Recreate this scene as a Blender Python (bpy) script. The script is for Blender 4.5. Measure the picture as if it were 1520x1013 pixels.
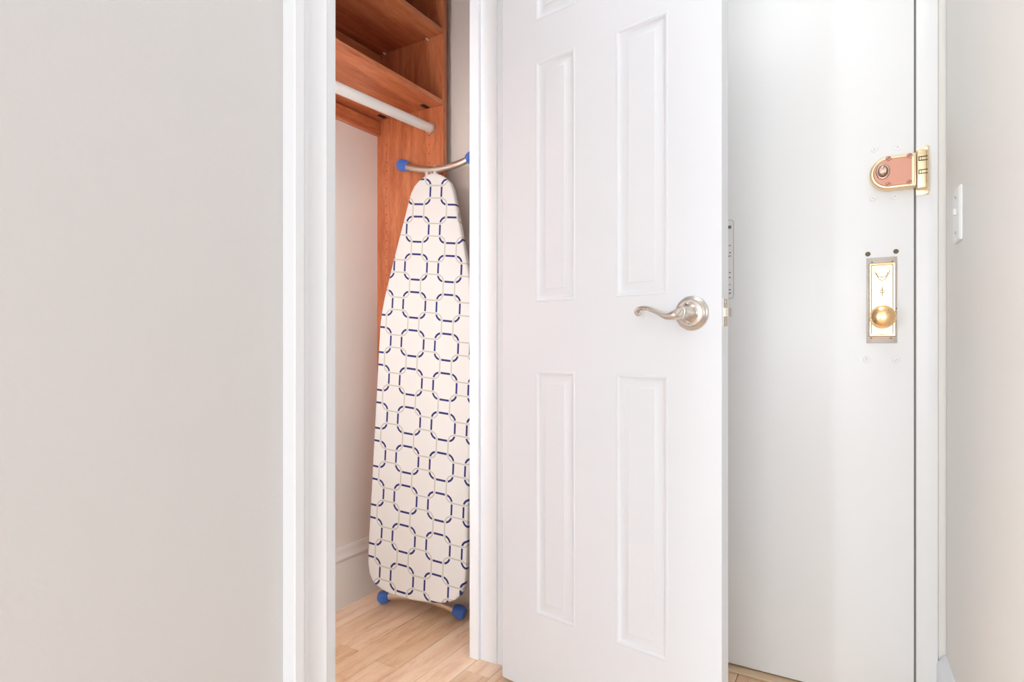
import bpy, bmesh, math, random
from mathutils import Vector, Matrix

for o in list(bpy.data.objects):
    bpy.data.objects.remove(o, do_unlink=True)
SC = bpy.context.scene
COL = SC.collection
random.seed(7)

# world axes: x = across the hall (to the right), y = along the hall (away), z = up; camera eye at (0, 0, 0.9)
YAW = math.radians(30.8)
CY, SY = math.cos(YAW), math.sin(YAW)
EYE = 0.9
FPX = 889.0

# ------------------------------------------------------------------ camera
cam_d = bpy.data.cameras.new('camera')
cam = bpy.data.objects.new('camera', cam_d)
COL.objects.link(cam)
cam.location = (0, 0, EYE)
cam.rotation_euler = (math.pi / 2, 0, YAW)
cam_d.sensor_width = 36
cam_d.lens = 36 * FPX / 1520
cam_d.shift_y = 8.5 / 1520
cam_d.clip_start = 0.02
SC.camera = cam

# ------------------------------------------------------------------ exposure, world, lights
SC.view_settings.view_transform = 'Standard'
SC.view_settings.look = 'None'
SC.view_settings.gamma = 1
SC.view_settings.use_curve_mapping = False
SC.view_settings.exposure = 0.70

wd = bpy.data.worlds.new('world')
SC.world = wd
wd.use_nodes = True
wd.node_tree.nodes['Background'].inputs[0].default_value = (0.85, 0.92, 1.0, 1)
wd.node_tree.nodes['Background'].inputs[1].default_value = 1.0


def area(name, loc, target, sx, sy, power, color):
    l = bpy.data.lights.new(name, 'AREA')
    l.shape = 'RECTANGLE'
    l.size, l.size_y = sx, sy
    l.energy = power
    l.color = color
    o = bpy.data.objects.new(name, l)
    COL.objects.link(o)
    o.location = loc
    o.rotation_euler = (Vector(target) - Vector(loc)).to_track_quat('-Z', 'Y').to_euler()
    return o


area('window_light_back', (0.45, -3.42, 1.0), (0.25, 0, 0.9), 1.9, 1.9, 42, (0.84, 0.93, 1.0))
area('window_light_back', (-2.1, -3.42, 1.0), (-0.6, 0, 0.9), 2.2, 1.9, 160, (0.84, 0.93, 1.0))
area('window_light_right', (3.42, -1.6, 1.25), (0, -0.9, 1.1), 2.4, 1.9, 26, (0.86, 0.94, 1.0))
area('room_fill_light', (0.6, -1.6, 2.44), (0.6, -1.6, 0), 1.0, 1.0, 6, (1.0, 0.98, 0.95))  # overhead fill added in the unseen room, no fixture known
area('hall_fill_light', (-0.22, 0.95, 2.46), (-0.22, 0.95, 0), 0.5, 0.5, 2.3, (0.92, 0.96, 1.0))  # fill added above the entry to lift the dim end of the hall


# ------------------------------------------------------------------ helpers
def tag(o, label=None, cat=None, group=None, kind=None):
    if label: o['label'] = label
    if cat: o['category'] = cat
    if group: o['group'] = group
    if kind: o['kind'] = kind
    return o


def empty(name, loc=(0, 0, 0), rz=0.0, parent=None):
    o = bpy.data.objects.new(name, None)
    COL.objects.link(o)
    o.empty_display_size = 0.05
    o.location = loc
    o.rotation_euler = (0, 0, rz)
    if parent: o.parent = parent
    return o


def obj(name, bm, mat, parent=None, smooth=False, loc=None, rot=None):
    bmesh.ops.recalc_face_normals(bm, faces=bm.faces)
    me = bpy.data.meshes.new(name)
    bm.to_mesh(me)
    bm.free()
    if smooth:
        for p in me.polygons: p.use_smooth = True
        try: me.set_sharp_from_angle(angle=math.radians(38))
        except Exception: pass
    me.materials.append(mat)
    o = bpy.data.objects.new(name, me)
    COL.objects.link(o)
    if parent: o.parent = parent
    if loc is not None: o.location = loc
    if rot is not None: o.rotation_euler = rot
    return o


def box(bm, x0, x1, y0, y1, z0, z1, bev=0.0, seg=2, M=None):
    vs = [bm.verts.new(v) for v in ((x0, y0, z0), (x1, y0, z0), (x1, y1, z0), (x0, y1, z0),
                                    (x0, y0, z1), (x1, y0, z1), (x1, y1, z1), (x0, y1, z1))]
    fs = [bm.faces.new([vs[i] for i in q]) for q in
          ((0, 3, 2, 1), (4, 5, 6, 7), (0, 1, 5, 4), (1, 2, 6, 5), (2, 3, 7, 6), (3, 0, 4, 7))]
    if bev > 0:
        es = list({e for f in fs for e in f.edges})
        r = bmesh.ops.bevel(bm, geom=es, offset=bev, segments=seg, affect='EDGES', profile=0.5)
        vs = list({v for f in r['faces'] for v in f.verts})
        seen = set(vs)
    if M is not None:
        allv = set(vs)
        st = list(vs)
        while st:
            v = st.pop()
            for e in v.link_edges:
                w = e.other_vert(v)
                if w not in allv:
                    allv.add(w); st.append(w)
        for v in allv: v.co = M @ v.co
    return bm


def nb(): return bmesh.new()


def boxo(name, x0, x1, y0, y1, z0, z1, mat, parent=None, bev=0.0, smooth=False):
    return obj(name, box(nb(), x0, x1, y0, y1, z0, z1, bev), mat, parent, smooth)


def prism(bm, poly, fn0, fn1):
    """closed prism: polygon points pushed through fn0 and fn1"""
    a = [bm.verts.new(fn0(p)) for p in poly]
    b = [bm.verts.new(fn1(p)) for p in poly]
    n = len(poly)
    for i in range(n):
        bm.faces.new((a[i], a[(i + 1) % n], b[(i + 1) % n], b[i]))
    bm.faces.new(list(reversed(a)))
    bm.faces.new(b)
    return bm


def prism_z(bm, poly, z0, z1):
    return prism(bm, poly, lambda p: (p[0], p[1], z0), lambda p: (p[0], p[1], z1))


def run(bm, prof, p0, p1, n):
    """profile (d, z) swept straight from p0 to p1, d along horizontal normal n"""
    return prism(bm, prof, lambda q: (p0[0] + n[0] * q[0], p0[1] + n[1] * q[0], q[1]),
                 lambda q: (p1[0] + n[0] * q[0], p1[1] + n[1] * q[0], q[1]))


def lathe(bm, prof, seg=32, M=Matrix.Identity(4)):
    rings = []
    for r, z in prof:
        if r < 1e-6:
            rings.append([bm.verts.new(M @ Vector((0, 0, z)))])
        else:
            rings.append([bm.verts.new(M @ Vector((r * math.cos(2 * math.pi * k / seg), r * math.sin(2 * math.pi * k / seg), z)))
                          for k in range(seg)])
    for a, b in zip(rings, rings[1:]):
        for k in range(seg):
            k2 = (k + 1) % seg
            if len(a) == 1 and len(b) == 1: continue
            if len(a) == 1: bm.faces.new((a[0], b[k], b[k2]))
            elif len(b) == 1: bm.faces.new((a[k], a[k2], b[0]))
            else: bm.faces.new((a[k], a[k2], b[k2], b[k]))
    for rg in (rings[0], rings[-1]):
        if len(rg) > 1: bm.faces.new(rg)
    return bm


def axis(loc, d):
    """matrix placing +z along d at loc"""
    q = Vector(d).normalized().to_track_quat('Z', 'Y')
    return Matrix.Translation(Vector(loc)) @ q.to_matrix().to_4x4()


def smooth_path(pts, sub=6):
    out = []
    n = len(pts)
    for i in range(n - 1):
        p0 = pts[max(i - 1, 0)]; p1 = pts[i]; p2 = pts[i + 1]; p3 = pts[min(i + 2, n - 1)]
        for k in range(sub):
            t = k / sub
            out.append(tuple(0.5 * ((2 * b) + (-a + c) * t + (2 * a - 5 * b + 4 * c - d) * t * t + (-a + 3 * b - 3 * c + d) * t ** 3)
                             for a, b, c, d in zip(p0, p1, p2, p3)))
    out.append(tuple(pts[-1]))
    return out


def tube(bm, pts, seg=14, up=(0, 0, 1), flat=1.0, cap=True):
    """pts: (x, y, z, r); swept tube, r scaled by flat along the frame's second axis"""
    P = [Vector(p[:3]) for p in pts]
    rings = []
    prev = None
    for i, p in enumerate(P):
        t = (P[min(i + 1, len(P) - 1)] - P[max(i - 1, 0)]).normalized()
        if prev is None:
            u = Vector(up)
            u = (u - t * u.dot(t))
            if u.length < 1e-4: u = Vector((1, 0, 0)) - t * t.x
        else:
            u = prev - t * prev.dot(t)
        u.normalize(); prev = u
        w = t.cross(u)
        r = pts[i][3]
        rings.append([bm.verts.new(p + u * (r * math.cos(2 * math.pi * k / seg)) + w * (r * flat * math.sin(2 * math.pi * k / seg)))
                      for k in range(seg)])
    for a, b in zip(rings, rings[1:]):
        for k in range(seg):
            bm.faces.new((a[k], a[(k + 1) % seg], b[(k + 1) % seg], b[k]))
    if cap:
        bm.faces.new(list(reversed(rings[0])))
        bm.faces.new(rings[-1])
    return bm


def on_y(px, py, y):
    """point of the plane y = const seen at a photo pixel"""
    u = (px - 760) / FPX; v = (515 - py) / FPX
    Z = y / (CY + SY * u)
    return (Z * (CY * u - SY), y, EYE + v * Z)


# ------------------------------------------------------------------ materials
def new_mat(name):
    m = bpy.data.materials.new(name)
    m.use_nodes = True
    nt = m.node_tree
    return m, nt, nt.nodes['Principled BSDF']


def setp(b, **k):
    names = dict(col='Base Color', rough='Roughness', metal='Metallic', spec='Specular IOR Level', coat='Coat Weight',
                 sheen='Sheen Weight', trans='Transmission Weight')
    for a, v in k.items():
        b.inputs[names[a]].default_value = (*v, 1) if a == 'col' else v


def N(nt, t, **k):
    n = nt.nodes.new(t)
    for a, v in k.items(): setattr(n, a, v)
    return n


def paint(name, col, rough=0.5, bump=0.15, scale=160, dist=0.0006, mottled=0.02, spec=0.4):
    m, nt, b = new_mat(name)
    setp(b, col=col, rough=rough, spec=spec)
    tc = N(nt, 'ShaderNodeTexCoord')
    n1 = N(nt, 'ShaderNodeTexNoise'); n1.inputs['Scale'].default_value = scale; n1.inputs['Detail'].default_value = 3
    n2 = N(nt, 'ShaderNodeTexNoise'); n2.inputs['Scale'].default_value = 2.3; n2.inputs['Detail'].default_value = 4
    nt.links.new(tc.outputs['Object'], n1.inputs['Vector']); nt.links.new(tc.outputs['Object'], n2.inputs['Vector'])
    mx = N(nt, 'ShaderNodeMix', data_type='RGBA')
    mx.inputs[6].default_value = (*[c * (1 - mottled) for c in col], 1)
    mx.inputs[7].default_value = (*[min(1, c * (1 + mottled)) for c in col], 1)
    nt.links.new(n2.outputs['Fac'], mx.inputs[0]); nt.links.new(mx.outputs[2], b.inputs['Base Color'])
    bp = N(nt, 'ShaderNodeBump'); bp.inputs['Strength'].default_value = bump; bp.inputs['Distance'].default_value = dist
    nt.links.new(n1.outputs['Fac'], bp.inputs['Height']); nt.links.new(bp.outputs['Normal'], b.inputs['Normal'])
    return m


def metal(name, col, rough=0.3, var=0.1, met=1.0):
    m, nt, b = new_mat(name)
    setp(b, col=col, rough=rough, metal=met)
    tc = N(nt, 'ShaderNodeTexCoord')
    n1 = N(nt, 'ShaderNodeTexNoise'); n1.inputs['Scale'].default_value = 90; n1.inputs['Detail'].default_value = 5
    nt.links.new(tc.outputs['Object'], n1.inputs['Vector'])
    mr = N(nt, 'ShaderNodeMapRange'); mr.inputs[3].default_value = max(0.02, rough - var); mr.inputs[4].default_value = rough + var
    nt.links.new(n1.outputs['Fac'], mr.inputs[0]); nt.links.new(mr.outputs[0], b.inputs['Roughness'])
    return m


def plain(name, col, rough=0.5, spec=0.5, met=0.0):
    return metal(name, col, rough, 0.05, met)


def wood(name, cols, stretch, rough=0.4, per_object=False, scale=9, bump=0.05):
    m, nt, b = new_mat(name)
    setp(b, rough=rough, spec=0.5)
    tc = N(nt, 'ShaderNodeTexCoord')
    mp = N(nt, 'ShaderNodeMapping'); mp.inputs['Scale'].default_value = stretch
    nt.links.new(tc.outputs['Object'], mp.inputs['Vector'])
    src = mp.outputs['Vector']
    oi = N(nt, 'ShaderNodeObjectInfo')
    if per_object:
        ad = N(nt, 'ShaderNodeVectorMath', operation='ADD')
        cb = N(nt, 'ShaderNodeMath', operation='MULTIPLY'); cb.inputs[1].default_value = 37.0
        nt.links.new(oi.outputs['Random'], cb.inputs[0])
        nt.links.new(src, ad.inputs[0]); nt.links.new(cb.outputs[0], ad.inputs[1])
        src = ad.outputs[0]
    n1 = N(nt, 'ShaderNodeTexNoise'); n1.inputs['Scale'].default_value = scale; n1.inputs['Detail'].default_value = 7
    n1.inputs['Roughness'].default_value = 0.6; n1.inputs['Distortion'].default_value = 0.5
    n2 = N(nt, 'ShaderNodeTexNoise'); n2.inputs['Scale'].default_value = scale * 9; n2.inputs['Detail'].default_value = 4
    nt.links.new(src, n1.inputs['Vector']); nt.links.new(src, n2.inputs['Vector'])
    mu = N(nt, 'ShaderNodeMath', operation='MULTIPLY_ADD'); mu.inputs[1].default_value = 0.3
    nt.links.new(n2.outputs['Fac'], mu.inputs[0])
    sc = N(nt, 'ShaderNodeMath', operation='MULTIPLY'); sc.inputs[1].default_value = 0.7
    nt.links.new(n1.outputs['Fac'], sc.inputs[0]); nt.links.new(sc.outputs[0], mu.inputs[2])
    rp = N(nt, 'ShaderNodeValToRGB')
    el = rp.color_ramp.elements
    el[0].position = 0.38; el[0].color = (*cols[0], 1)
    el[1].position = 0.62; el[1].color = (*cols[2], 1)
    e = el.new(0.5); e.color = (*cols[1], 1)
    nt.links.new(mu.outputs[0], rp.inputs['Fac'])
    out = rp.outputs['Color']
    if per_object:
        hs = N(nt, 'ShaderNodeHueSaturation')
        mr = N(nt, 'ShaderNodeMapRange'); mr.inputs[3].default_value = 0.88; mr.inputs[4].default_value = 1.1
        ms = N(nt, 'ShaderNodeMapRange'); ms.inputs[3].default_value = 1.12; ms.inputs[4].default_value = 0.86
        nt.links.new(oi.outputs['Random'], mr.inputs[0]); nt.links.new(mr.outputs[0], hs.inputs['Value'])
        nt.links.new(oi.outputs['Random'], ms.inputs[0]); nt.links.new(ms.outputs[0], hs.inputs['Saturation'])
        nt.links.new(out, hs.inputs['Color']); out = hs.outputs['Color']
    nt.links.new(out, b.inputs['Base Color'])
    bp = N(nt, 'ShaderNodeBump'); bp.inputs['Strength'].default_value = bump; bp.inputs['Distance'].default_value = 0.001
    nt.links.new(n2.outputs['Fac'], bp.inputs['Height']); nt.links.new(bp.outputs['Normal'], b.inputs['Normal'])
    return m


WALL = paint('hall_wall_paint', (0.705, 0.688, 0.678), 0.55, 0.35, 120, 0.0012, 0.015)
WALL_LIFTED = paint('hall_wall_paint_brightened', (0.875, 0.845, 0.80), 0.55, 0.3, 120, 0.001, 0.012)  # hall wall paint, lightened to make up for dim light on these walls
CWALL = paint('wall_paint_warm_bounce', (0.84, 0.775, 0.72), 0.6, 0.15, 120, 0.0008, 0.02)  # hall wall paint with warm light bounced off the wood put into its colour
TRIM = paint('white_trim_gloss', (0.885, 0.90, 0.925), 0.32, 0.04, 60, 0.0006, 0.005, 0.5)
DOORP = paint('white_door_paint', (0.80, 0.825, 0.86), 0.38, 0.06, 90, 0.0005, 0.004)
STEELP = paint('entry_door_enamel', (0.945, 0.945, 0.945), 0.33, 0.25, 22, 0.0012, 0.012, 0.5)
CEIL = paint('ceiling_paint', (0.86, 0.86, 0.85), 0.8, 0.1, 80)
CHERRY = ((0.40, 0.105, 0.042), (0.53, 0.165, 0.068), (0.64, 0.235, 0.105))
WOODZ = wood('cherry_laminate_upright', CHERRY, (3.2, 3.2, 0.42), 0.38)
WOODY = wood('cherry_laminate_lengthwise', CHERRY, (3.2, 0.42, 3.2), 0.34)
OAKC = ((0.78, 0.48, 0.29), (0.91, 0.63, 0.42), (0.95, 0.71, 0.51))
OAK = wood('oak_floor', OAKC, (4.0, 0.5, 4.0), 0.34, True, 8)
OAKB = wood('oak_subfloor', ((0.16, 0.07, 0.03), (0.22, 0.10, 0.045), (0.28, 0.13, 0.06)), (4, 0.5, 4), 0.6)
SADDLE = wood('pale_saddle_wood', ((0.58, 0.38, 0.22), (0.74, 0.54, 0.34), (0.82, 0.63, 0.43)), (0.5, 5, 5), 0.4)
NICKEL = metal('satin_nickel', (0.67, 0.62, 0.57), 0.33, 0.06)
STEEL = metal('grey_steel_tube', (0.80, 0.76, 0.70), 0.34, 0.08)
RODM = paint('white_enamel_rod', (0.84, 0.83, 0.80), 0.25, 0.0, 60, 0.0002, 0.01, 0.6)
BRASS = metal('polished_brass', (0.95, 0.68, 0.38), 0.2, 0.05)
OLDBR = metal('pale_worn_brass', (0.90, 0.72, 0.47), 0.36, 0.08, 0.8)
COPPER = metal('brushed_rose_bronze', (0.66, 0.33, 0.24), 0.5, 0.05, 0.55)
PLATED = metal('tarnished_plate', (0.55, 0.49, 0.44), 0.5, 0.1, 0.7)
DARK = plain('dark_recess', (0.025, 0.014, 0.01), 0.7)
BLUE = paint('blue_plastic', (0.065, 0.165, 0.55), 0.35, 0.05, 90, 0.0004, 0.05)
PLASTIC = plain('white_plastic', (0.88, 0.88, 0.86), 0.3)
PAPER = plain('white_notice_card', (0.93, 0.915, 0.91), 0.5)
INK = plain('grey_print', (0.16, 0.15, 0.15), 0.6)
ORN = metal('etched_brass', (0.50, 0.36, 0.17), 0.6, 0.05, 0.3)
CLEAR = plain('clear_pin', (0.85, 0.72, 0.66), 0.15)


def board_mat():
    """printed cotton: navy rounded squares linked by grey ones, woven over each other"""
    m, nt, b = new_mat('printed_cotton_cover')
    setp(b, rough=0.85, spec=0.2, sheen=0.1)
    tc = N(nt, 'ShaderNodeTexCoord')
    sp = N(nt, 'ShaderNodeSeparateXYZ')
    nt.links.new(tc.outputs['Object'], sp.inputs[0])

    def M_(op, a, b_=None, c=None, clamp=False):
        n = N(nt, 'ShaderNodeMath', operation=op); n.use_clamp = clamp
        for i, v in enumerate((a, b_, c)):
            if v is None: continue
            if isinstance(v, (int, float)): n.inputs[i].default_value = v
            else: nt.links.new(v, n.inputs[i])
        return n.outputs[0]
    P = 0.127
    uu = M_('ADD', sp.outputs[0], 0.046)
    vv = M_('ADD', sp.outputs[1], -1.4216)
    i_ = M_('DIVIDE', uu, 0.12723)
    j_ = M_('DIVIDE', M_('ADD', vv, M_('MULTIPLY', uu, 0.0908)), P)

    def sdf(off):
        ax = M_('MULTIPLY', M_('ABSOLUTE', M_('SUBTRACT', M_('FRACT', M_('ADD', i_, 10.5 + off)), 0.5)), P)
        ay = M_('MULTIPLY', M_('ABSOLUTE', M_('SUBTRACT', M_('FRACT', M_('ADD', j_, 20.5 + off)), 0.5)), P)
        h, r = 0.0425, 0.0225
        qx = M_('SUBTRACT', ax, h - r); qy = M_('SUBTRACT', ay, h - r)
        mx = M_('MAXIMUM', qx, 0); my = M_('MAXIMUM', qy, 0)
        ln = M_('SQRT', M_('ADD', M_('MULTIPLY', mx, mx), M_('MULTIPLY', my, my)))
        ins = M_('MINIMUM', M_('MAXIMUM', qx, qy), 0)
        return M_('ABSOLUTE', M_('SUBTRACT', M_('ADD', ln, ins), r))
    dn, dg = sdf(0.0), sdf(0.5)

    def band(d, w): return M_('MULTIPLY_ADD', d, -1 / 0.0007, w / 0.0007, clamp=True)
    grey = band(dg, 0.0026)
    navy = M_('MULTIPLY', band(dn, 0.0036), M_('SUBTRACT', 1, band(dg, 0.0043)))
    m1 = N(nt, 'ShaderNodeMix', data_type='RGBA'); m1.inputs[6].default_value = (0.80, 0.785, 0.76, 1); m1.inputs[7].default_value = (0.57, 0.56, 0.50, 1)
    m2 = N(nt, 'ShaderNodeMix', data_type='RGBA'); m2.inputs[7].default_value = (0.035, 0.04, 0.17, 1)
    nt.links.new(grey, m1.inputs[0]); nt.links.new(m1.outputs[2], m2.inputs[6]); nt.links.new(navy, m2.inputs[0])
    nt.links.new(m2.outputs[2], b.inputs['Base Color'])
    wv = N(nt, 'ShaderNodeTexNoise'); wv.inputs['Scale'].default_value = 9
    nt.links.new(tc.outputs['Object'], wv.inputs['Vector'])
    bp = N(nt, 'ShaderNodeBump'); bp.inputs['Strength'].default_value = 0.25; bp.inputs['Distance'].default_value = 0.004
    nt.links.new(wv.outputs['Fac'], bp.inputs['Height']); nt.links.new(bp.outputs['Normal'], b.inputs['Normal'])
    return m


COTTON = board_mat()

# ------------------------------------------------------------------ room shell
WL = -0.9056          # hall face of the left wall
WLI = -0.9986         # closet face of the left wall
O0, O1 = 0.838, 1.4335  # closet opening (between jamb faces)
HEAD = 2.06
CB = -1.576           # closet back wall
CS = 1.716            # closet side wall
CN = 0.42             # closet near side wall
EW = 1.760            # entry wall / entry door face
TOP = 2.5
RC = (0.158, EW)      # right-hand corner
RD = (math.sin(math.radians(2.3)), -math.cos(math.radians(2.3)))   # right wall runs towards the camera
RNn = (RD[1], -RD[0])  # its face normal, into the hall

S = 'structure'
bm = nb(); box(bm, -3.6, 3.6, -3.6, 1.95, -0.08, -0.006)
fl = tag(obj('floor', bm, OAKB), 'oak strip floor running from the hall into the closet', 'floor', kind=S)
boxo_c = tag(boxo('ceiling', -3.6, 3.6, -3.6, 1.95, TOP, TOP + 0.08, CEIL), 'plain white ceiling above the hall', 'ceiling', kind=S)

bm = nb()
box(bm, WLI, WL, -0.35, O0 - 0.02, -0.006, TOP)
box(bm, WLI, WL, O1 + 0.02, EW, -0.006, TOP)
box(bm, WLI, WL, O0 - 0.02, O1 + 0.02, HEAD + 0.02, TOP)
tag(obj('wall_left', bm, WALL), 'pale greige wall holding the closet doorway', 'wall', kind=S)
tag(boxo('wall_closet_back', CB - 0.1, CB, CN - 0.1, CS + 0.1, -0.006, TOP, CWALL), 'beige wall at the back of the closet', 'wall', kind=S)
tag(boxo('wall_closet_far', CB, WLI, CS, CS + 0.1, -0.006, TOP, CWALL), 'beige closet side wall behind the ironing board', 'wall', kind=S)
tag(boxo('wall_closet_near', CB, WLI, CN - 0.1, CN, -0.006, TOP, CWALL), 'beige closet side wall nearest the camera', 'wall', kind=S)

# entry wall with a door opening
D0, D1 = -0.762, 0.0945     # entry door leaf
FR1 = 0.1417
bm = nb()
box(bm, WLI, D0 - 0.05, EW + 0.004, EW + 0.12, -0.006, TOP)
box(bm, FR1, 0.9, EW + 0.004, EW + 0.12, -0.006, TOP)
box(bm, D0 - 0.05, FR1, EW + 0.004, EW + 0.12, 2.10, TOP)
tag(obj('wall_entry', bm, WALL_LIFTED), 'wall around the white entry door at the hall end', 'wall', kind=S)

# right wall (slightly out of square)
RL = 0.80
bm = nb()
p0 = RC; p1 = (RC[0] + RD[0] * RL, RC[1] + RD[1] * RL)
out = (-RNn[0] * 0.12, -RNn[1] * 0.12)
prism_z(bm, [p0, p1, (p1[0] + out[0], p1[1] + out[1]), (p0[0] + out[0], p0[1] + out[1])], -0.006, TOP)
tag(obj('wall_right', bm, WALL_LIFTED), 'pale greige wall with the light switch on it', 'wall', kind=S)
# the rest of the room behind the camera, area lights standing in for its windows
bm = nb()
box(bm, p1[0] + 0.1, 3.6, p1[1], p1[1] + 0.1, -0.006, TOP)
box(bm, 3.5, 3.6, -3.6, p1[1], -0.006, TOP)
box(bm, -3.6, -3.5, -3.6, -0.35, -0.006, TOP)
box(bm, -3.5, WLI, -0.35, -0.25, -0.006, TOP)
tag(obj('wall_room_side', bm, WALL), 'pale side wall of the room behind the camera', 'wall', kind=S)
tag(boxo('wall_back', -3.6, 3.6, -3.6, -3.5, -0.006, TOP, WALL), 'pale back wall of the room behind the camera', 'wall', kind=S)

# ------------------------------------------------------------------ floor planks (each a part of the floor)
PW = 0.0823
plank_mesh = {}
def plank_bm(L):
    bm = nb(); w = PW / 2 - 0.0008; l = L / 2 - 0.0005; c = 0.0012
    a = [bm.verts.new(v) for v in ((-w, -l, -0.006), (w, -l, -0.006), (w, l, -0.006), (-w, l, -0.006))]
    b = [bm.verts.new(v) for v in ((-w, -l, -c), (w, -l, -c), (w, l, -c), (-w, l, -c))]
    d = [bm.verts.new(v) for v in ((-w + c, -l + c, 0), (w - c, -l + c, 0), (w - c, l - c, 0), (-w + c, l - c, 0))]
    for i in range(4):
        j = (i + 1) % 4
        bm.faces.new((a[i], a[j], b[j], b[i])); bm.faces.new((b[i], b[j], d[j], d[i]))
    bm.faces.new(d)
    return bm


lens = (0.46, 0.62, 0.78, 0.94)
for L in lens:
    bm = plank_bm(L)
    bmesh.ops.recalc_face_normals(bm, faces=bm.faces)
    me = bpy.data.meshes.new('plank'); bm.to_mesh(me); bm.free(); me.materials.append(OAK)
    plank_mesh[L] = me
row0 = -1.2965 - 4 * PW
for r in range(24):
    xc = row0 + (r + 0.5) * PW
    if xc - PW / 2 < CB - 0.06 or xc > 0.40: continue
    in_closet = xc < WLI
    yend = CS + 0.03 if in_closet else EW + 0.02
    rnd = random.Random(100 + r)
    y = yend + rnd.uniform(0, 0.35)
    if r == 3: y = 1.292 + 0.46
    if r == 4: y = 1.165 + 0.62
    while y > (CN - 0.05 if in_closet else -0.9):
        L = rnd.choice(lens)
        if r == 3 and abs(y - 1.752) < 1e-3: L = 0.46
        if r == 4 and abs(y - 1.785) < 1e-3: L = 0.62
        o = bpy.data.objects.new('plank', plank_mesh[L])
        COL.objects.link(o); o.parent = fl
        o.location = (xc, y - L / 2, 0)
        y -= L

# ------------------------------------------------------------------ closet door frame
fr = tag(empty('trim_1', (WL, (O0 + O1) / 2, 0)), 'white moulded frame around the closet doorway', 'door frame', kind=S)
ox, oy = WL, (O0 + O1) / 2


def loc_poly(poly): return [(a - ox, b - oy) for a, b in poly]


CH = HEAD + 0.105
# left casing: thick back band, groove, cove, bead, flat
casL = [(WL, 0.7145), (-0.8765, 0.7140), (-0.8740, 0.7165), (-0.8740, 0.7345), (-0.8760, 0.7366), (-0.8990, 0.7367),
        (-0.8990, 0.7391), (-0.8800, 0.7394), (-0.8785, 0.7440), (-0.8800, 0.7490), (-0.8845, 0.7550), (-0.8875, 0.7650), (-0.8880, 0.7760),
        (-0.8865, 0.7870), (-0.8840, 0.7910), (-0.8820, 0.7940), (-0.8840, 0.7975), (-0.8870, 0.7995), (-0.8880, 0.8185), (-0.8900, 0.8215), (WL, 0.8225)]
obj('casing', prism_z(nb(), loc_poly(casL), 0, CH), TRIM, fr, True)
mid = (O0 + O1) / 2
casR = [(a, 1.4385 + (0.8225 - b)) for a, b in casL]
obj('casing', prism_z(nb(), loc_poly(casR), 0, CH), TRIM, fr, True)
# head casing
hp = [(a - WL, HEAD + (0.8225 - b)) for a, b in casL]
obj('casing', run(nb(), hp, (0, 0.8225 - oy - 0.108), (0, 1.4385 - oy + 0.108), (1, 0)), TRIM, fr, True)
for (a, b_) in ((O0 - 0.02, O0), (O1, O1 + 0.02)):
    obj('jamb', box(nb(), WLI - ox, WL + 0.0005 - ox, a - oy, b_ - oy, 0, HEAD, 0.001), TRIM, fr)
obj('jamb', box(nb(), WLI - ox, WL + 0.0005 - ox, O0 - 0.02 - oy, O1 + 0.02 - oy, HEAD, HEAD + 0.02, 0.001), TRIM, fr)
obj('door_stop', box(nb(), -0.9905 - ox, -0.9594 - ox, O1 - 0.0115 - oy, O1 - oy, 0.002, HEAD, 0.0015), TRIM, fr)
obj('door_stop', box(nb(), -0.9905 - ox, -0.9594 - ox, O0 - oy, O0 + 0.0115 - oy, 0.002, HEAD, 0.0015), TRIM, fr)
obj('door_stop', box(nb(), -0.9905 - ox, -0.9594 - ox, O0 + 0.0115 - oy, O1 - 0.0115 - oy, HEAD - 0.0115, HEAD, 0.001), TRIM, fr)

# ------------------------------------------------------------------ baseboards
bp_prof = [(0, 0), (0.018, 0), (0.018, 0.155), (0.0165, 0.158), (0.021, 0.163), (0.0215, 0.170), (0.0150, 0.178), (0.0105, 0.188), (0.009, 0.199), (0.006, 0.204), (0, 0.205)]
tag(obj('baseboard_closet_back', run(nb(), bp_prof, (CB, CN), (CB, CS), (1, 0)), CWALL, None, True), 'beige moulded skirting along the closet back wall', 'baseboard', kind=S)
tag(obj('baseboard_closet_far', run(nb(), [(d, z) for d, z in bp_prof], (CB + 0.001, CS), (WLI, CS), (0, -1)), CWALL, None, True), 'beige skirting below the closet side wall', 'baseboard', kind=S)
tag(obj('baseboard_left', run(nb(), bp_prof, (WL, -0.35), (WL, 0.7135), (1, 0)), TRIM, None, True), 'white skirting at the foot of the left wall', 'baseboard', kind=S)
rb = [(0, 0), (0.019, 0), (0.019, 0.138), (0.017, 0.141), (0.013, 0.149), (0.006, 0.160), (0, 0.162)]
tag(obj('baseboard_right', run(nb(), rb, RC, p1, RNn), TRIM, None, True), 'white skirting at the foot of the wall with the switch', 'baseboard', kind=S)

# ------------------------------------------------------------------ entry door, frame, threshold
ef = tag(empty('trim_2', (0.118, EW, 0)), 'flat white frame around the entry door', 'door frame', kind=S)
ex, ey = 0.118, EW
G = 0.004
obj('frame_side', box(nb(), D1 + G - ex, FR1 + 0.001 - ex, -0.002, 0.12, 0, 2.10, 0.0025), STEELP, ef, True)
obj('frame_side', box(nb(), D0 - 0.05 - ex, D0 - G - ex, -0.002, 0.12, 0, 2.10, 0.0025), STEELP, ef, True)
obj('frame_head', box(nb(), D0 - G - ex, D1 + G - ex, -0.002, 0.12, 2.045, 2.10, 0.002), STEELP, ef, True)
obj('frame_stop', box(nb(), D1 - 0.012 - ex, D1 + G - ex, 0.047, 0.07, 0, 2.045), STEELP, ef)
obj('gap_shade_strip', box(nb(), D1 + 0.0004 - ex, D1 + G - ex, 0.0055, 0.04, 0.01, 2.045), plain('gap_shade_grey', (0.24, 0.22, 0.20), 0.7), ef)  # dark strip standing in for the shade inside the door gap
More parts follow.
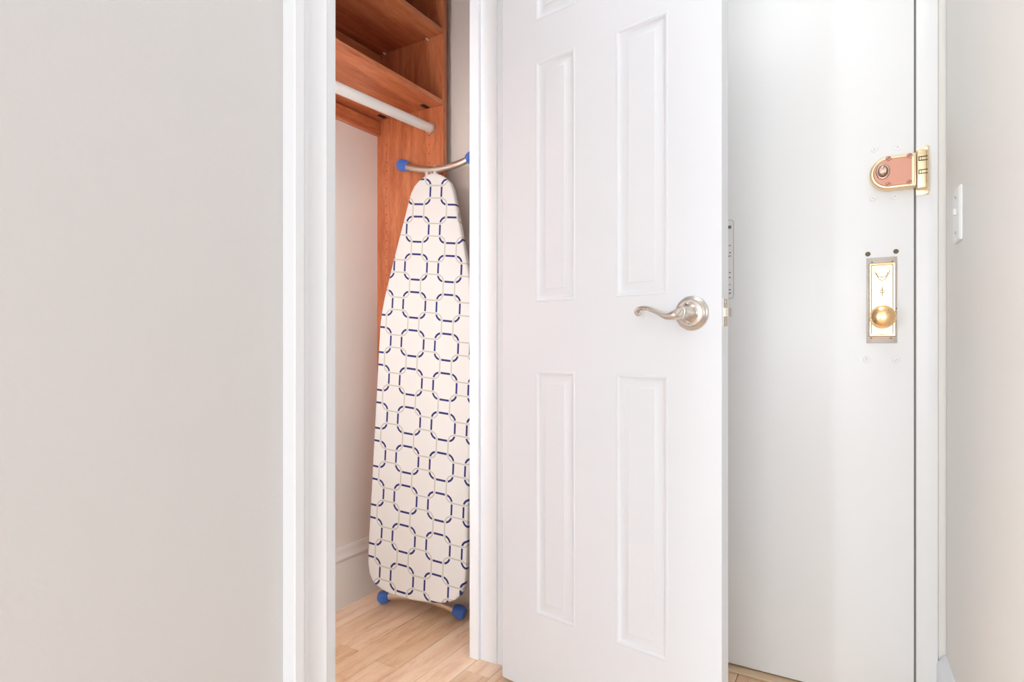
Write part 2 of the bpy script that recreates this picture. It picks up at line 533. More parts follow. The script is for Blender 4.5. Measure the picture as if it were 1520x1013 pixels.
tag(boxo('trim_3', D0 - 0.006, D1 + 0.006, EW - 0.031, EW + 0.12, 0.0, 0.0065, SADDLE, None, 0.002), 'pale worn wooden saddle under the entry door', 'threshold', kind=S)
tag(boxo('door_gap_backing', D0 - 0.3, 0.5, EW + 0.3, EW + 0.35, 0, TOP, DARK), 'near-black panel added beyond the entry door to keep its gaps dark', 'wall', kind=S)  # unseen backing, coloured near-black so the gaps round the door read dark

ed = tag(empty('door_2', (D1, EW, 0)), 'white painted entry door with brass locks', 'door', kind=S)
obj('door_leaf', box(nb(), D0 - D1, 0, 0.0, 0.045, 0.010, 2.042, 0.0015), STEELP, ed, True)


def dl(px, py, dy=0.0):
    p = on_y(px, py, EW - dy)
    return (p[0] - D1, -dy, p[2])


# painted-over screws and open bolt holes
for px, py, kind in ((1298, 221.5, 's'), (1332, 218.5, 's'), (1296, 294.5, 's'), (1328.5, 292, 's'), (1286.5, 534, 's'), (1330, 534.5, 's'),
                     (1288.3, 377.5, 'h'), (1330, 373.5, 'h')):
    x, y, z = dl(px, py)
    M = axis((x, 0, z), (0, -1, 0))
    if kind == 's':
        s = obj('painted_screw', lathe(nb(), [(0.0088, -0.0002), (0.0086, 0.0010), (0.0072, 0.0017), (0.006, 0.0012), (0.0045, 0.0010), (0.004, 0.0014), (0.002, 0.0017), (0, 0.0017)], 24, M), STEELP, ed, True)
        tag(s, 'round screw head painted over in white')
        b2 = nb(); a = random.uniform(0, 3.1)
        box(b2, -0.0022, 0.0022, -0.0004, 0.0004, 0.0016, 0.0020, M=M @ Matrix.Rotation(a, 4, 'Z'))
        obj('screw_slot', b2, INK, s)
    else:
        s = obj('bolt_hole', lathe(nb(), [(0.0085, -0.0002), (0.0083, 0.0006), (0.0062, 0.0009), (0.0056, 0.0004)], 24, M), STEELP, ed, True)
        tag(s, 'open dark hole left by an old bolt')
        obj('hole_plug', lathe(nb(), [(0.0058, -0.0002), (0.0058, 0.0011), (0, 0.0011)], 20, M), plain('dull_brass_hole', (0.16, 0.12, 0.07), 0.6), s)

# rim deadbolt: D-shaped case with rose face, brass rim, thumb turn
CZ = 0.024
pl_ = dl(1290.5, 254, 0.012); pr_ = dl(1359.5, 250, CZ)
zt = dl(1345, 227.5, CZ)[2]; zb = dl(1345, 278.5, CZ)[2]
xl, xr = pl_[0], pr_[0]
zc = (zt + zb) / 2; hh = (zt - zb) / 2


def dshape(inset, x_right):
    r = hh - inset
    cx = xl + hh
    pts = [(x_right, zc - r)]
    for k in range(17):
        a = -math.pi / 2 - math.pi * k / 16
        pts.append((cx + r * math.cos(a) * (1 if r > 0 else 1), zc + r * math.sin(a)))
    pts.append((x_right, zc + r))
    return pts


def ring_stack(bm, layers):
    """stack of same-length loops [(pts, y)], bridged, with the last capped"""
    prev = None
    for pts, y in layers:
        cur = [bm.verts.new((a, y, b)) for a, b in pts]
        if prev:
            n = len(cur)
            for i in range(n): bm.faces.new((prev[i], prev[(i + 1) % n], cur[(i + 1) % n], cur[i]))
        else: bm.faces.new(list(reversed(cur)))
        prev = cur
    bm.faces.new(prev)
    return bm


body = ring_stack(nb(), [(dshape(0, xr), 0), (dshape(0, xr), -CZ + 0.006), (dshape(0.0012, xr), -CZ + 0.002), (dshape(0.004, xr), -CZ), (dshape(0.0075, xr - 0.002), -CZ), (dshape(0.009, xr - 0.003), -CZ + 0.0012)])
lock = tag(obj('deadbolt', body, OLDBR, ed, True), 'brass rim deadbolt with rose-coloured face and thumb turn')
face = ring_stack(nb(), [(dshape(0.0088, xr - 0.008), -CZ + 0.002), (dshape(0.0088, xr - 0.008), -CZ + 0.0004), (dshape(0.0095, xr - 0.0085), -CZ)])
tag(obj('face_plate', face, COPPER, lock, False), 'brushed rose-bronze face')
t = dl(1310.5, 254.7, CZ)
M = axis((t[0], -CZ, t[2]), (0, -1, 0)) @ Matrix.Diagonal((0.92, 1.2, 1, 1))
tag(obj('thumb_turn', lathe(nb(), [(0.0162, -0.001), (0.0162, 0.0018), (0.0145, 0.003), (0.0125, 0.0028), (0.0115, 0.0045), (0.0105, 0.0105), (0.008, 0.013), (0, 0.0138)], 32, M), metal('dull_bronze', (0.50, 0.36, 0.30), 0.32), lock, True), 'oval dull bronze turn')
for px, py in ((1318.6, 235.5), (1350, 231.2), (1318.3, 274), (1349.6, 270.3)):
    t = dl(px, py, CZ)
    M = axis((t[0], -CZ, t[2]), (0, -1, 0))
    obj('screw', lathe(nb(), [(0.0058, -0.0005), (0.0060, 0.0018), (0.0048, 0.0024), (0.0044, 0.0012), (0, 0.0012)], 20, M), COPPER, lock, True)
    b2 = nb(); box(b2, -0.0034, 0.0034, -0.0008, 0.0008, 0.0012, 0.0016, M=M @ Matrix.Rotation(0.7, 4, 'Z')); obj('screw_slot', b2, DARK, lock)

# keeper on the frame
kx0 = dl(1360, 255, CZ)[0] + 0.0005; kx1 = dl(1377, 250, CZ)[0]
kzt = dl(1367, 222, CZ)[2]; kzb = dl(1367, 280, CZ)[2]
keep = tag(obj('lock_keeper', box(nb(), kx0 + D1 - ex, kx1 + D1 - ex, -CZ, -0.0025, kzb, kzt, 0.004, 3), OLDBR, ef, True), 'pale brass keeper with two knuckle slots')
obj('keeper_plate', box(nb(), kx0 + D1 - ex, kx1 + 0.004 + D1 - ex, -0.0045, -0.002, kzb - 0.012, kzt + 0.008, 0.001), OLDBR, keep, True)
for py in (235.2, 254.8):
    z = dl(1368, py, CZ)[2]; b2 = nb()
    xa = kx0 + D1 - ex; xb = kx1 + D1 - ex
    h2 = 0.0052
    for (q0, q1, z0, z1) in ((xa + 0.004, xb, z + h2 - 0.0017, z + h2), (xa + 0.004, xb, z - h2, z - h2 + 0.0017), (xa + 0.004, xa + 0.0057, z - h2, z + h2), (xa + 0.0095, xa + 0.0103, z - h2, z + h2)):
        box(b2, q0, q1, -CZ - 0.0009, -CZ + 0.002, z0, z1)
    obj('knuckle_slot', b2, DARK, keep)
b2 = nb(); box(b2, xb - 0.0026, xb - 0.0012, -CZ - 0.0004, -CZ + 0.001, kzb + 0.012, kzt - 0.004); obj('hinge_line', b2, ORN, keep)
for px, py in ((1375.3, 219.3), (1375.3, 284)):
    t = on_y(px, py, EW - 0.004)
    M = axis((t[0] - ex, -0.004, t[2]), (0, -1, 0))
    obj('screw', lathe(nb(), [(0.0062, -0.0015), (0.006, 0.0012), (0.003, 0.002), (0, 0.0016)], 20, M), OLDBR, keep, True)

# knob plate
ax_, _, az_ = dl(1286.5, 509.5); bx_, _, bz_ = dl(1331.5, 381)
pt = 0.004
plate = tag(obj('knob_plate', box(nb(), ax_, bx_, -pt, 0.0, az_, bz_, 0.0012), PLATED, ed, True), 'tarnished backing plate behind the brass knob')
gx0, _, gz0 = dl(1289.5, 500, pt); gx1, _, gz1 = dl(1330, 389, pt)
b2 = nb()
rr = lambda i: [(gx0 + i, gz0 + i), (gx1 - i, gz0 + i), (gx1 - i, gz1 - i), (gx0 + i, gz1 - i)]
ring_stack(b2, [(rr(0), -pt + 0.0005), (rr(0), -pt - 0.0015), (rr(0.002), -pt - 0.003), (rr(0.005), -pt - 0.0032), (rr(0.0072), -pt - 0.0018)])
tag(obj('brass_escutcheon', b2, BRASS, plate, False), 'polished brass panel with engraved garland')
gy = -pt - 0.0020
gcx = (gx0 + gx1) / 2


def swag(name, pts, r=0.0012):
    b = nb(); tube(b, [(a, gy, c, r) for a, c in pts], 6)
    return obj(name, b, ORN, plate, True)


W = gx1 - gx0
zt_ = gz1 - 0.020
swag('garland', [(gcx + W * 0.27 * math.cos(a), zt_ - 0.016 * math.sin(a)) for a in [math.pi * k / 14 for k in range(15)]])
swag('garland', [(gcx + W * 0.20 * math.cos(a), zt_ - 0.004 - 0.020 * math.sin(a)) for a in [math.pi * k / 14 for k in range(15)]])
for sgn in (-1, 1):
    swag('scroll', [(gcx + sgn * W * 0.27 + 0.0045 * (1 - k / 26) * math.cos(k * 0.5), zt_ + 0.004 + 0.0045 * (1 - k / 26) * math.sin(k * 0.5)) for k in range(22)], 0.0007)
    swag('scroll', [(gcx + sgn * W * 0.26 + 0.005 * (1 - k / 26) * math.cos(k * 0.5), gz0 + 0.014 + 0.005 * (1 - k / 26) * math.sin(k * 0.5)) for k in range(22)], 0.0007)
zk = dl(1309, 433, pt)[2]
swag('flower_stem', [(gcx - 0.001, zk - 0.012), (gcx + 0.0006, zk - 0.004), (gcx - 0.0006, zk + 0.004), (gcx + 0.001, zk + 0.012)], 0.0013)
swag('flower', [(gcx + 0.0042 * math.cos(k * math.pi / 8), zk + 0.004 * math.sin(k * math.pi / 8)) for k in range(17)], 0.0012)
for px, py in ((1294.5, 389.3), (1324.5, 388), (1293, 502.3), (1322.5, 502.3), (1330.6, 458)):
    t = dl(px, py, pt + 0.003)
    obj('plate_screw', lathe(nb(), [(0.0014, -0.003), (0.0014, 0.0006), (0, 0.0009)], 12, axis((t[0], -pt - 0.0012, t[2]), (0, -1, 0))), DARK, plate, True)
kc = dl(1310.5, 470.5, 0.048)
M = axis((kc[0], 0, kc[2]), (0, -1, 0))
knob = [(0.015, 0.004), (0.0145, 0.009), (0.010, 0.012), (0.0085, 0.022), (0.010, 0.027), (0.019, 0.031), (0.0265, 0.038), (0.0285, 0.044), (0.0278, 0.050), (0.0255, 0.053), (0.0235, 0.0535), (0.020, 0.0562), (0.012, 0.0595), (0.005, 0.0606), (0, 0.0608)]
tag(obj('door_knob', lathe(nb(), knob, 48, M), metal('knob_brass', (1.0, 0.67, 0.36), 0.28, 0.05), ed, True), 'round polished brass knob')

# notice card on the entry door, half hidden by the closet door
nx1 = dl(1089.7, 385)[0]; nz1 = dl(1085, 326.5)[2]; nz0 = dl(1085, 444)[2]
nx0 = nx1 - 0.148


def rrect(x0, x1, z0, z1, r, n=5):
    pts = []
    for cx, cz, a0 in ((x1 - r, z1 - r, 0), (x0 + r, z1 - r, 90), (x0 + r, z0 + r, 180), (x1 - r, z0 + r, 270)):
        for k in range(n + 1):
            a = math.radians(a0 + 90 * k / n)
            pts.append((cx + r * math.cos(a), cz + r * math.sin(a)))
    return pts


card = tag(obj('notice_card', ring_stack(nb(), [(rrect(nx0, nx1, nz0, nz1, 0.008), 0), (rrect(nx0, nx1, nz0, nz1, 0.008), -0.0010)]), PAPER, ed), 'white safety notice card with grey border')
b2 = nb()
o_ = rrect(nx0 + 0.0004, nx1 - 0.0004, nz0 + 0.0004, nz1 - 0.0004, 0.0078); i_ = rrect(nx0 + 0.0020, nx1 - 0.0020, nz0 + 0.0018, nz1 - 0.0018, 0.0068)
va = [b2.verts.new((a, -0.0012, c)) for a, c in o_]; vb = [b2.verts.new((a, -0.0012, c)) for a, c in i_]
for k in range(len(va)): b2.faces.new((va[k], va[(k + 1) % len(va)], vb[(k + 1) % len(va)], vb[k]))
obj('card_border', b2, PLATED, card)
for py, x1, w, h in ((337.2, 0.0075, 0.014, 0.0085), (364.6, 0.0095, 0.004, 0.003), (375.3, 0.0088, 0.004, 0.003), (380.2, 0.0080, 0.008, 0.002), (404.8, 0.0092, 0.004, 0.003),
                     (412.0, 0.0088, 0.005, 0.003), (422.5, 0.0095, 0.004, 0.002), (430.2, 0.0090, 0.005, 0.003), (435.5, 0.0080, 0.006, 0.003)):
    z = dl(1086, py)[2]
    b2 = nb(); box(b2, nx1 - x1 - w, nx1 - x1, -0.0013, -0.0009, z - h / 2, z + h / 2); obj('print_mark', b2, INK, card)

# ------------------------------------------------------------------ light switch
sw = tag(empty('light_switch', (RC[0] + RD[0] * 0.177, RC[1] + RD[1] * 0.177, 1.181), math.atan2(RD[1], RD[0]) + math.pi), 'white toggle light switch plate on the right wall', 'light switch')
# local frame: +x towards the corner, -y ... resolved so that the face points into the hall
zsw_t = 0.0575
sgn = 1 if (Matrix.Rotation(math.atan2(RD[1], RD[0]) + math.pi, 3, 'Z') @ Vector((0, 1, 0))).dot(Vector((RNn[0], RNn[1], 0))) > 0 else -1
obj('switch_plate', ring_stack(nb(), [(rrect(-0.037, 0.037, -zsw_t, zsw_t, 0.003), 0.0), (rrect(-0.037, 0.037, -zsw_t, zsw_t, 0.003), sgn * 0.0035), (rrect(-0.034, 0.034, -zsw_t + 0.003, zsw_t - 0.003, 0.003), sgn * 0.0062)]), PLASTIC, sw)
b2 = nb(); box(b2, -0.005, 0.005, min(sgn * 0.003, sgn * 0.011), max(sgn * 0.003, sgn * 0.011), 0.0, 0.013, 0.001); tag(obj('toggle', b2, PLASTIC, sw), 'small white lever switched up')
for z in (-0.038, 0.038):
    obj('screw', lathe(nb(), [(0.0034, 0), (0.0034, 0.0014), (0, 0.002)], 14, axis((0, sgn * 0.0058, z), (0, sgn, 0))), PLATED, sw, True)

# ------------------------------------------------------------------ closet door (door_1), standing open about eighty degrees
HX, HZ = -0.0255, 1.616
HN = (CY * HX - SY * HZ, SY * HX + CY * HZ)
DA = math.atan2(SY * 0.76 - CY * 0.65, CY * 0.76 + SY * 0.65)
dr = tag(empty('door_1', (HN[0], HN[1], 0), DA), 'white six-panel closet door standing open', 'door', kind=S)
DW, DT, DZ0, DZ1 = 0.599, 0.0345, 0.010, 2.04


def dpx(px, py, p=0.0):
    u = (px - 760) / FPX; v = (515 - py) / FPX
    s = (u * (HZ - 0.76 * p) - HX + 0.65 * p) / (0.76 + 0.65 * u)
    Z = HZ - 0.65 * s - 0.76 * p
    return (s, -p, EYE + v * Z)


cols_ = [(0.113, 0.236), (0.350, 0.480)]
rows_ = [(0.213, 0.838), (1.015, 1.633), (1.738, 1.930)]
xs = [0, cols_[0][0], cols_[0][1], cols_[1][0], cols_[1][1], DW]
zs = [DZ0, rows_[0][0], rows_[0][1], rows_[1][0], rows_[1][1], rows_[2][0], rows_[2][1], DZ1]
bm = nb()
vf = [[bm.verts.new((x, 0, z)) for z in zs] for x in xs]
vk = [[bm.verts.new((x, DT, z)) for z in zs] for x in xs]
for i in range(5):
    for j in range(7):
        if i in (1, 3) and j in (1, 3, 5): continue
        bm.faces.new((vf[i][j], vf[i + 1][j], vf[i + 1][j + 1], vf[i][j + 1]))
        bm.faces.new((vk[i][j], vk[i][j + 1], vk[i + 1][j + 1], vk[i + 1][j]))
for i in range(5):
    bm.faces.new((vf[i][0], vk[i][0], vk[i + 1][0], vf[i + 1][0])); bm.faces.new((vf[i][7], vf[i + 1][7], vk[i + 1][7], vk[i][7]))
for j in range(7):
    bm.faces.new((vf[0][j], vf[0][j + 1], vk[0][j + 1], vk[0][j])); bm.faces.new((vf[5][j], vk[5][j], vk[5][j + 1], vf[5][j + 1]))
obj('door_slab', bm, DOORP, dr)
prof = [(0, 0), (0.0015, -0.0010), (0.005, -0.0006), (0.007, 0.0006), (0.010, 0.0032), (0.0130, 0.0042), (0.0170, 0.0042), (0.031, 0.0014), (0.0325, 0.0001), (0.034, 0.0001)]
for c0, c1 in cols_:
    for r0, r1 in rows_:
        bm = nb()
        for side in (0, 1):
            prev = None
            for ins, dep in prof:
                y = dep if side == 0 else DT - dep
                cur = [bm.verts.new(v) for v in ((c0 + ins, y, r0 + ins), (c1 - ins, y, r0 + ins), (c1 - ins, y, r1 - ins), (c0 + ins, y, r1 - ins))]
                if prev:
                    for k in range(4): bm.faces.new((prev[k], prev[(k + 1) % 4], cur[(k + 1) % 4], cur[k]))
                prev = cur
            bm.faces.new(prev)
        # keep the two skins' normals apart (front -y, back +y)
        me = bpy.data.meshes.new('panel')
        for f in bm.faces:
            f.normal_update()
            if (f.calc_center_median().y < DT / 2) != (f.normal.y < 0): f.normal_flip()
        bm.to_mesh(me); bm.free(); me.materials.append(DOORP)
        for p_ in me.polygons: p_.use_smooth = True
        try: me.set_sharp_from_angle(angle=math.radians(40))
        except Exception: pass
        o = bpy.data.objects.new('panel', me); COL.objects.link(o); o.parent = dr

# lever set
rx, _, rz_ = dpx(1027.5, 465.2)
lev = tag(obj('door_lever', lathe(nb(), [(0.0365, 0), (0.0368, 0.003), (0.0355, 0.0055), (0.0335, 0.0065), (0.0325, 0.0075), (0.0315, 0.0098), (0.029, 0.0112), (0.027, 0.0105),
                                          (0.020, 0.0125), (0.0155, 0.0160), (0.0138, 0.0190), (0.0140, 0.0205), (0.0128, 0.0215)], 48, axis((rx, 0, rz_), (0, -1, 0))), NICKEL, dr, True),
          'satin nickel lever with round rose and curled grip')
hp_ = 0.060
obj('hub', lathe(nb(), [(0.0150, 0.018), (0.0132, 0.026), (0.0125, 0.036), (0.0128, 0.048), (0.0130, 0.056), (0.0118, 0.0600), (0.0098, 0.0610), (0.0090, 0.0600), (0, 0.0600)], 32, axis((rx, 0, rz_), (0, -1, 0))), NICKEL, lev, True)
obj('lock_button', lathe(nb(), [(0.0096, 0.0585), (0.0096, 0.0618), (0.0088, 0.0632), (0.0076, 0.0632), (0.0072, 0.0612), (0, 0.0612)], 28, axis((rx, 0, rz_), (0, -1, 0))), NICKEL, lev, True)
b2 = nb(); box(b2, -0.0068, 0.0068, -0.0013, 0.0013, 0.0608, 0.0640, 0.0002, M=axis((rx, 0, rz_), (0, -1, 0)) @ Matrix.Rotation(0.9, 4, 'Z')); obj('button_bar', b2, NICKEL, lev)
for dz in (0.0205, -0.0205):
    obj('screw', lathe(nb(), [(0.0036, 0.009), (0.0036, 0.0135), (0.0026, 0.0145), (0, 0.0140)], 16, axis((rx - 0.003, 0, rz_ + dz), (0, -1, 0))), NICKEL, lev, True)
gp = []
for px, py, p, r in ((1007, 466.5, 0.046, 0.0105), (1001, 468.0, 0.049, 0.0102), (995, 469.5, 0.051, 0.0088), (987.6, 469.2, 0.053, 0.0070), (978, 464.7, 0.053, 0.0056), (968, 460.2, 0.051, 0.0054),
                     (958.5, 457.8, 0.049, 0.0052), (951, 458.2, 0.047, 0.0048), (946.2, 460.8, 0.045, 0.0044), (944.6, 464.3, 0.044, 0.0044), (947.4, 466.6, 0.044, 0.0046), (950.5, 464.6, 0.044, 0.0042)):
    x, y, z = dpx(px, py, p)
    gp.append((x, y, z, r))
obj('grip', tube(nb(), smooth_path(gp, 5), 16, up=(0, 0, 1), flat=1.25), NICKEL, lev, True)
obj('grip_ridge', tube(nb(), smooth_path([(a, b - r * 0.95, c + 0.001, 0.0015) for a, b, c, r in gp[2:9]], 5), 8), NICKEL, lev, True)
# rear lever on the other face of the door
obj('rear_rose', lathe(nb(), [(0.0365, 0), (0.0368, 0.003), (0.0335, 0.0065), (0.029, 0.0112), (0.020, 0.0125), (0.0128, 0.018), (0.0112, 0.04), (0.0120, 0.056), (0, 0.058)], 36, axis((rx, DT, rz_), (0, 1, 0))), NICKEL, lev, True)
obj('rear_grip', tube(nb(), smooth_path([(a, DT - b, c, r) for a, b, c, r in gp], 3), 12, flat=1.25), NICKEL, lev, True)
# latch in the door edge
zl = rz_
lt = tag(obj('latch_plate', box(nb(), DW - 0.001, DW + 0.0012, 0.0055, 0.0290, zl - 0.0285, zl + 0.0285, 0.0006), NICKEL, dr), 'nickel latch plate in the door edge')
bolt = nb()
prism(bolt, [(DW, 0.0070), (DW + 0.004, 0.0085), (DW + 0.009, 0.0125), (DW + 0.0115, 0.0180), (DW + 0.0115, 0.0225), (DW, 0.0225)], lambda p: (p[0], p[1], zl - 0.009), lambda p: (p[0], p[1], zl + 0.009))
obj('latch_bolt', bolt, metal('rough_nickel', (0.62, 0.56, 0.50), 0.5, 0.05), lt)
for dz in (-0.021, 0.021):
    obj('screw', lathe(nb(), [(0.0035, 0), (0.0032, 0.0010), (0.001, 0.0004), (0, 0.0004)], 16, axis((DW + 0.0010, 0.0172, zl + dz), (1, 0, 0))), NICKEL, lt, True)
for z in (0.22, 1.02, 1.80):
    obj('hinge', lathe(nb(), [(0.0055, z - 0.045), (0.0055, z + 0.045)], 14, Matrix.Translation((-0.004, DT + 0.003, 0))), TRIM, dr, True)

# ------------------------------------------------------------------ closet shelving unit
PF = 1.662            # inner face of far side panel
DEP = 0.308
SX = CB + DEP
un = tag(empty('closet_shelving', (CB, PF, 0)), 'cherry wood closet shelving unit with hanging rod', 'shelving unit')
ux, uy = CB, PF
NF = CN + 0.06        # inner face of near side panel
PT = 0.019
side = obj('side_panel', box(nb(), 0.0, DEP, 0, PT, 0.206, 2.46, 0.0008), WOODZ, un)
obj('side_panel', box(nb(), 0.0, DEP, NF - uy - PT, NF - uy, 0.0, 2.46, 0.0008), WOODZ, un)
obj('filler_strip', box(nb(), 0.0, 0.02, PT, CS - uy, 0.21, 2.46), WOODZ, un)
ZL, ZU = 1.7387, 1.9860
shelves = []
for z in (ZL, ZU, 2.28):
    shelves.append(obj('shelf', box(nb(), 0.0015, DEP - 0.001, NF - uy + 0.001, -0.001, z, z + 0.0175, 0.0008), WOODY, un))
# dark cam fittings under the lower shelf
for xx, yy in ((-1.329, 1.638), (-1.521, 1.630)):
    b2 = nb(); box(b2, xx - 0.008 - ux, xx + 0.008 - ux, yy - 0.018 - uy, yy + 0.016 - uy, ZL - 0.0025, ZL + 0.001, 0.0008)
    tag(obj('shelf_fitting', b2, DARK, shelves[0]), 'dark fitting under the shelf')
for xx in (-1.335, -1.535):
    obj('shelf_pin', lathe(nb(), [(0.0035, -0.001), (0.0035, 0.010), (0.0025, 0.012), (0, 0.012)], 12, axis((xx - ux, 0, ZU - 0.004), (0, -1, 0))), CLEAR, side, True)
obj('back_rail', box(nb(), 0.0, 0.019, NF - uy + 0.001, -0.001, 1.683, 1.7325, 0.0008), WOODY, un)
obj('back_rail', box(nb(), 0.0, 0.019, NF - uy + 0.001, -0.001, ZL + 0.0175, ZU - 0.006, 0.0008), WOODY, un)
# column of shelf-pin holes
b2 = nb()
for px in (573.8, 637):
    xx = on_y(px, 250, PF)[0] - ux
    for k in range(44):
        z = 0.30 + 0.032 * k
        if z > 1.66: break
        lathe(b2, [(0.0023, -0.0002), (0.0023, 0.0003), (0, 0.0003)], 8, axis((xx, 0, z), (0, -1, 0)))
tag(obj('pin_holes', b2, plain('dark_pin_hole', (0.12, 0.03, 0.012), 0.8), side), kind='stuff')
rxx, _, rzz = on_y(637.5, 190, PF - 0.006)
rod = tag(obj('hanging_rod', tube(nb(), [(rxx - ux, NF - uy, rzz - 0.045, 0.0165), (rxx - ux, -0.002, rzz, 0.0165)], 28), RODM, un, True), 'white enamelled hanging rod')
for yy, d, dzr in ((0.0, -1, 0), (NF - uy, 1, -0.045)):
    obj('rod_socket', lathe(nb(), [(0.0215, 0), (0.0215, 0.007), (0.0195, 0.0095), (0.0168, 0.0095), (0.0168, 0.002)], 28, axis((rxx - ux, yy, rzz + dzr), (0, d, 0))), NICKEL, rod, True)

# ------------------------------------------------------------------ ironing board, local frame x across, y along, z out of the printed face
e1 = Vector((0.98904, 0.14712, -0.01245)).normalized()
e2 = Vector((0.00279, 0.06567, 0.99784)); e2 = (e2 - e1 * e1.dot(e2)).normalized()
e3 = e1.cross(e2)
OO = Vector((-1.29120, 1.56069, 1.41846))
base = OO + e1 * 0.046 - e2 * 1.4216
ib = bpy.data.objects.new('ironing_board', None)
COL.objects.link(ib)
MW = Matrix((e1, e2, e3)).transposed().to_4x4()
MW.translation = base
ib.matrix_world = MW
tag(ib, 'folded ironing board with navy and grey geometric cover leaning in the closet', 'ironing board')
V0 = 1.4216
tip = 0.060 + V0
prof = [(0.0, 0.0), (0.002, 0.014), (0.006, 0.026), (0.013, 0.040), (0.024, 0.055), (0.038, 0.068), (0.060, 0.080), (0.09, 0.088), (0.126, 0.097), (0.165, 0.1065), (0.202, 0.116), (0.245, 0.1265), (0.29, 0.1375),
        (0.335, 0.148), (0.38, 0.1585), (0.42, 0.167), (0.46, 0.1735), (0.51, 0.1780), (0.62, 0.1790), (0.80, 0.1795), (1.0, 0.1805), (1.18, 0.1820), (1.26, 0.1825), (1.30, 0.1805), (1.33, 0.174), (1.35, 0.164), (1.366, 0.148),
        (1.377, 0.125), (1.384, 0.100), (1.389, 0.065), (1.391, 0.03), (1.392, 0.0)]
right = [(w, tip - t) for t, w in prof]
outl = right + [(-w, y) for w, y in reversed(right[1:-1])]


def inset(pts, d):
    n = len(pts); out = []
    for i in range(n):
        a = Vector(pts[i - 1]); b = Vector(pts[(i + 1) % n])
        t = (b - a).normalized()
        nn = Vector((-t.y, t.x))
        c = Vector(pts[i])
        if nn.dot(Vector((0, 0.75)) - c) < 0: nn = -nn
        out.append(tuple(c + nn * d))
    return out


def stack3(bm, layers, flip=False):
    prev = None
    for pts, z in layers:
        cur = [bm.verts.new((a, b, z)) for a, b in pts]
        if prev:
            n = len(cur)
            for i in range(n): bm.faces.new((prev[i], prev[(i + 1) % n], cur[(i + 1) % n], cur[i]))
        else: bm.faces.new(list(reversed(cur)))
        prev = cur
    bm.faces.new(prev)
    return bm


cov = stack3(nb(), [(inset(outl, 0.018), -0.026), (inset(outl, 0.003), -0.025), (inset(outl, 0.0), -0.020), (inset(outl, 0.0), -0.008), (inset(outl, 0.0015), -0.003), (inset(outl, 0.005), -0.0006), (inset(outl, 0.009), 0.0)])
cover = tag(obj('board_cover', cov, COTTON, ib, True), 'off-white cotton cover printed with linked navy and grey rounded squares')
obj('tie_cord', tube(nb(), smooth_path([(0.004, tip - 0.004, -0.004, 0.0014), (0.006, tip + 0.004, -0.002, 0.0014), (0.0, tip + 0.008, 0.0, 0.0014), (-0.006, tip + 0.004, -0.002, 0.0014), (-0.004, tip - 0.004, -0.004, 0.0014)], 5), 8), COTTON, cover, True)
obj('board_frame', stack3(nb(), [(inset(outl, 0.020), -0.034), (inset(outl, 0.014), -0.0265)]), STEEL, ib)
inv = MW.inverted()


def L3(x, y, z, r): p = inv @ Vector((x, y, z)); return (p.x, p.y, p.z, r)


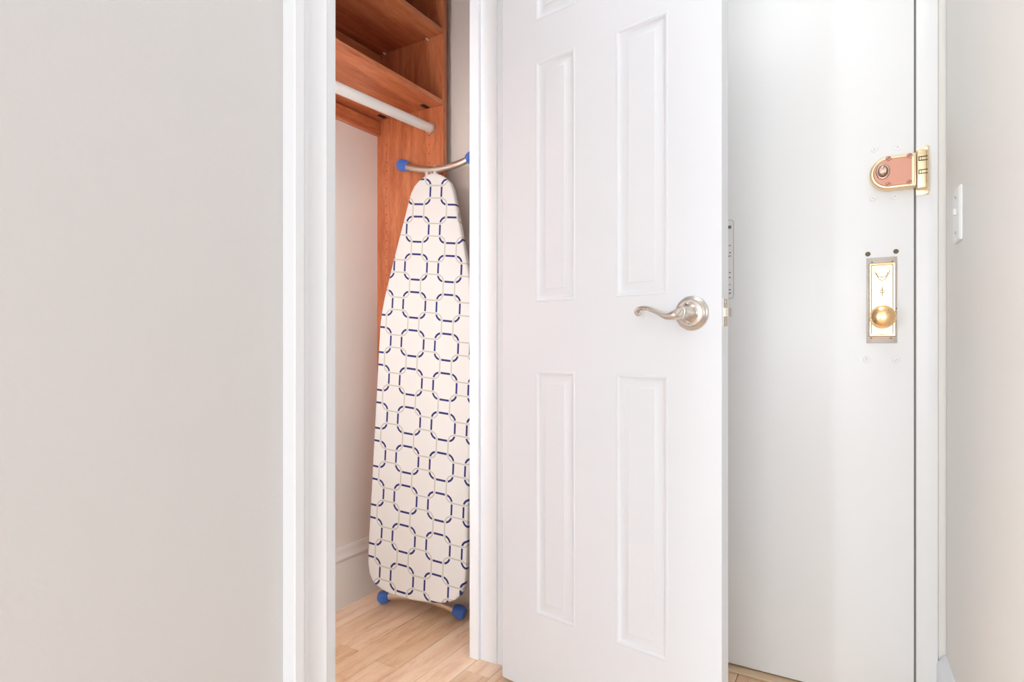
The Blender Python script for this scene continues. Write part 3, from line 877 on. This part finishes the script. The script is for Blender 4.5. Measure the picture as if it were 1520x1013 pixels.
def footbar(ends, midp, rad):
    (a, b) = ends
    pts = []
    for k in range(13):
        t = k / 12
        base_ = [a[i] * (1 - t) + b[i] * t for i in range(3)]
        m = [(a[i] + b[i]) / 2 for i in range(3)]
        w = 1 - (2 * t - 1) ** 2
        pts.append([base_[i] + (midp[i] - m[i]) * w for i in range(3)])
    bar = obj('foot_bar', tube(nb(), [L3(*p, rad) for p in pts], 18), STEEL, ib, True)
    for e, q in ((pts[0], pts[1]), (pts[-1], pts[-2])):
        d = (Vector(e) - Vector(q)).normalized()
        c0 = Vector(e) - d * 0.006
        M = inv @ axis(c0, d)
        capm = nb()
        lathe(capm, [(rad + 0.001, 0.0), (rad + 0.0035, 0.001), (rad + 0.0070, 0.012), (rad + 0.0085, 0.024), (rad + 0.0080, 0.036), (rad + 0.0045, 0.041), (0, 0.042)], 32, M)
        # fluted rubber
        cc = inv @ c0
        tag(obj('end_cap', capm, BLUE, bar, True), 'blue plastic end cap')
        rib = nb()
        for k in range(16):
            a_ = 2 * math.pi * k / 16
            lx, ly = math.cos(a_), math.sin(a_)
            tube(rib, [(*(M @ Vector((lx * (rad + rr_), ly * (rad + rr_), z_))), 0.0013) for rr_, z_ in ((0.0045, 0.005), (0.0072, 0.014), (0.0084, 0.025), (0.0078, 0.036))], 6)
        o = obj('cap_ribs', rib, BLUE, bar, True); o['kind'] = 'stuff'
    return bar


# upper foot bar (beyond the nose) and lower foot bar (on the floor)
bt = 1.640 - 0.0135
A = on_y(603, 247, bt); B_ = on_y(695.5, 236.5, bt); Mm = on_y(650, 251.5, bt - 0.01)
footbar((A, B_), Mm, 0.0118)
A = (-1.438, 1.570, 0.0300); B_ = (-1.173, 1.604, 0.0300); Mm = (-1.3095, 1.587, 0.048)
footbar((A, B_), Mm, 0.0128)


def leg(p0, p1, rad=0.0105):
    obj('leg', tube(nb(), [L3(*p0, rad), L3(*p1, rad)], 16), STEEL, ib, True)


for dx in (-0.018, 0.018):
    leg((-1.285 + dx, 1.617, 1.515), (-1.275 + dx, 1.585, 0.42), 0.008)
for dx in (-0.05, 0.05):
    leg((-1.30 + dx, 1.587, 0.048), (-1.285 + dx, 1.606, 1.10), 0.008)

# ------------------------------------------------------------------ closet fill lamp on the near side wall (unseen, added to brighten the closet)
lm = tag(empty('closet_fill_lamp', (-1.032, CN, 1.15)), 'added white tube lamp, unseen, brightening the closet from its near side wall', 'lamp')
obj('fill_lamp_base', box(nb(), -0.03, 0.03, 0.0, 0.02, -0.45, 0.45, 0.004), PLASTIC, lm)
gm, gnt, gb = new_mat('fill_lamp_diffuser')
setp(gb, col=(0.9, 0.88, 0.85), rough=0.4)
gb.inputs['Emission Color'].default_value = (0.98, 0.98, 1.0, 1)
gb.inputs['Emission Strength'].default_value = 32.0
obj('fill_lamp_tube', lathe(nb(), [(0, -0.42), (0.018, -0.42), (0.018, 0.42), (0, 0.42)], 20, Matrix.Translation((0, 0.04, 0))), gm, lm, True)
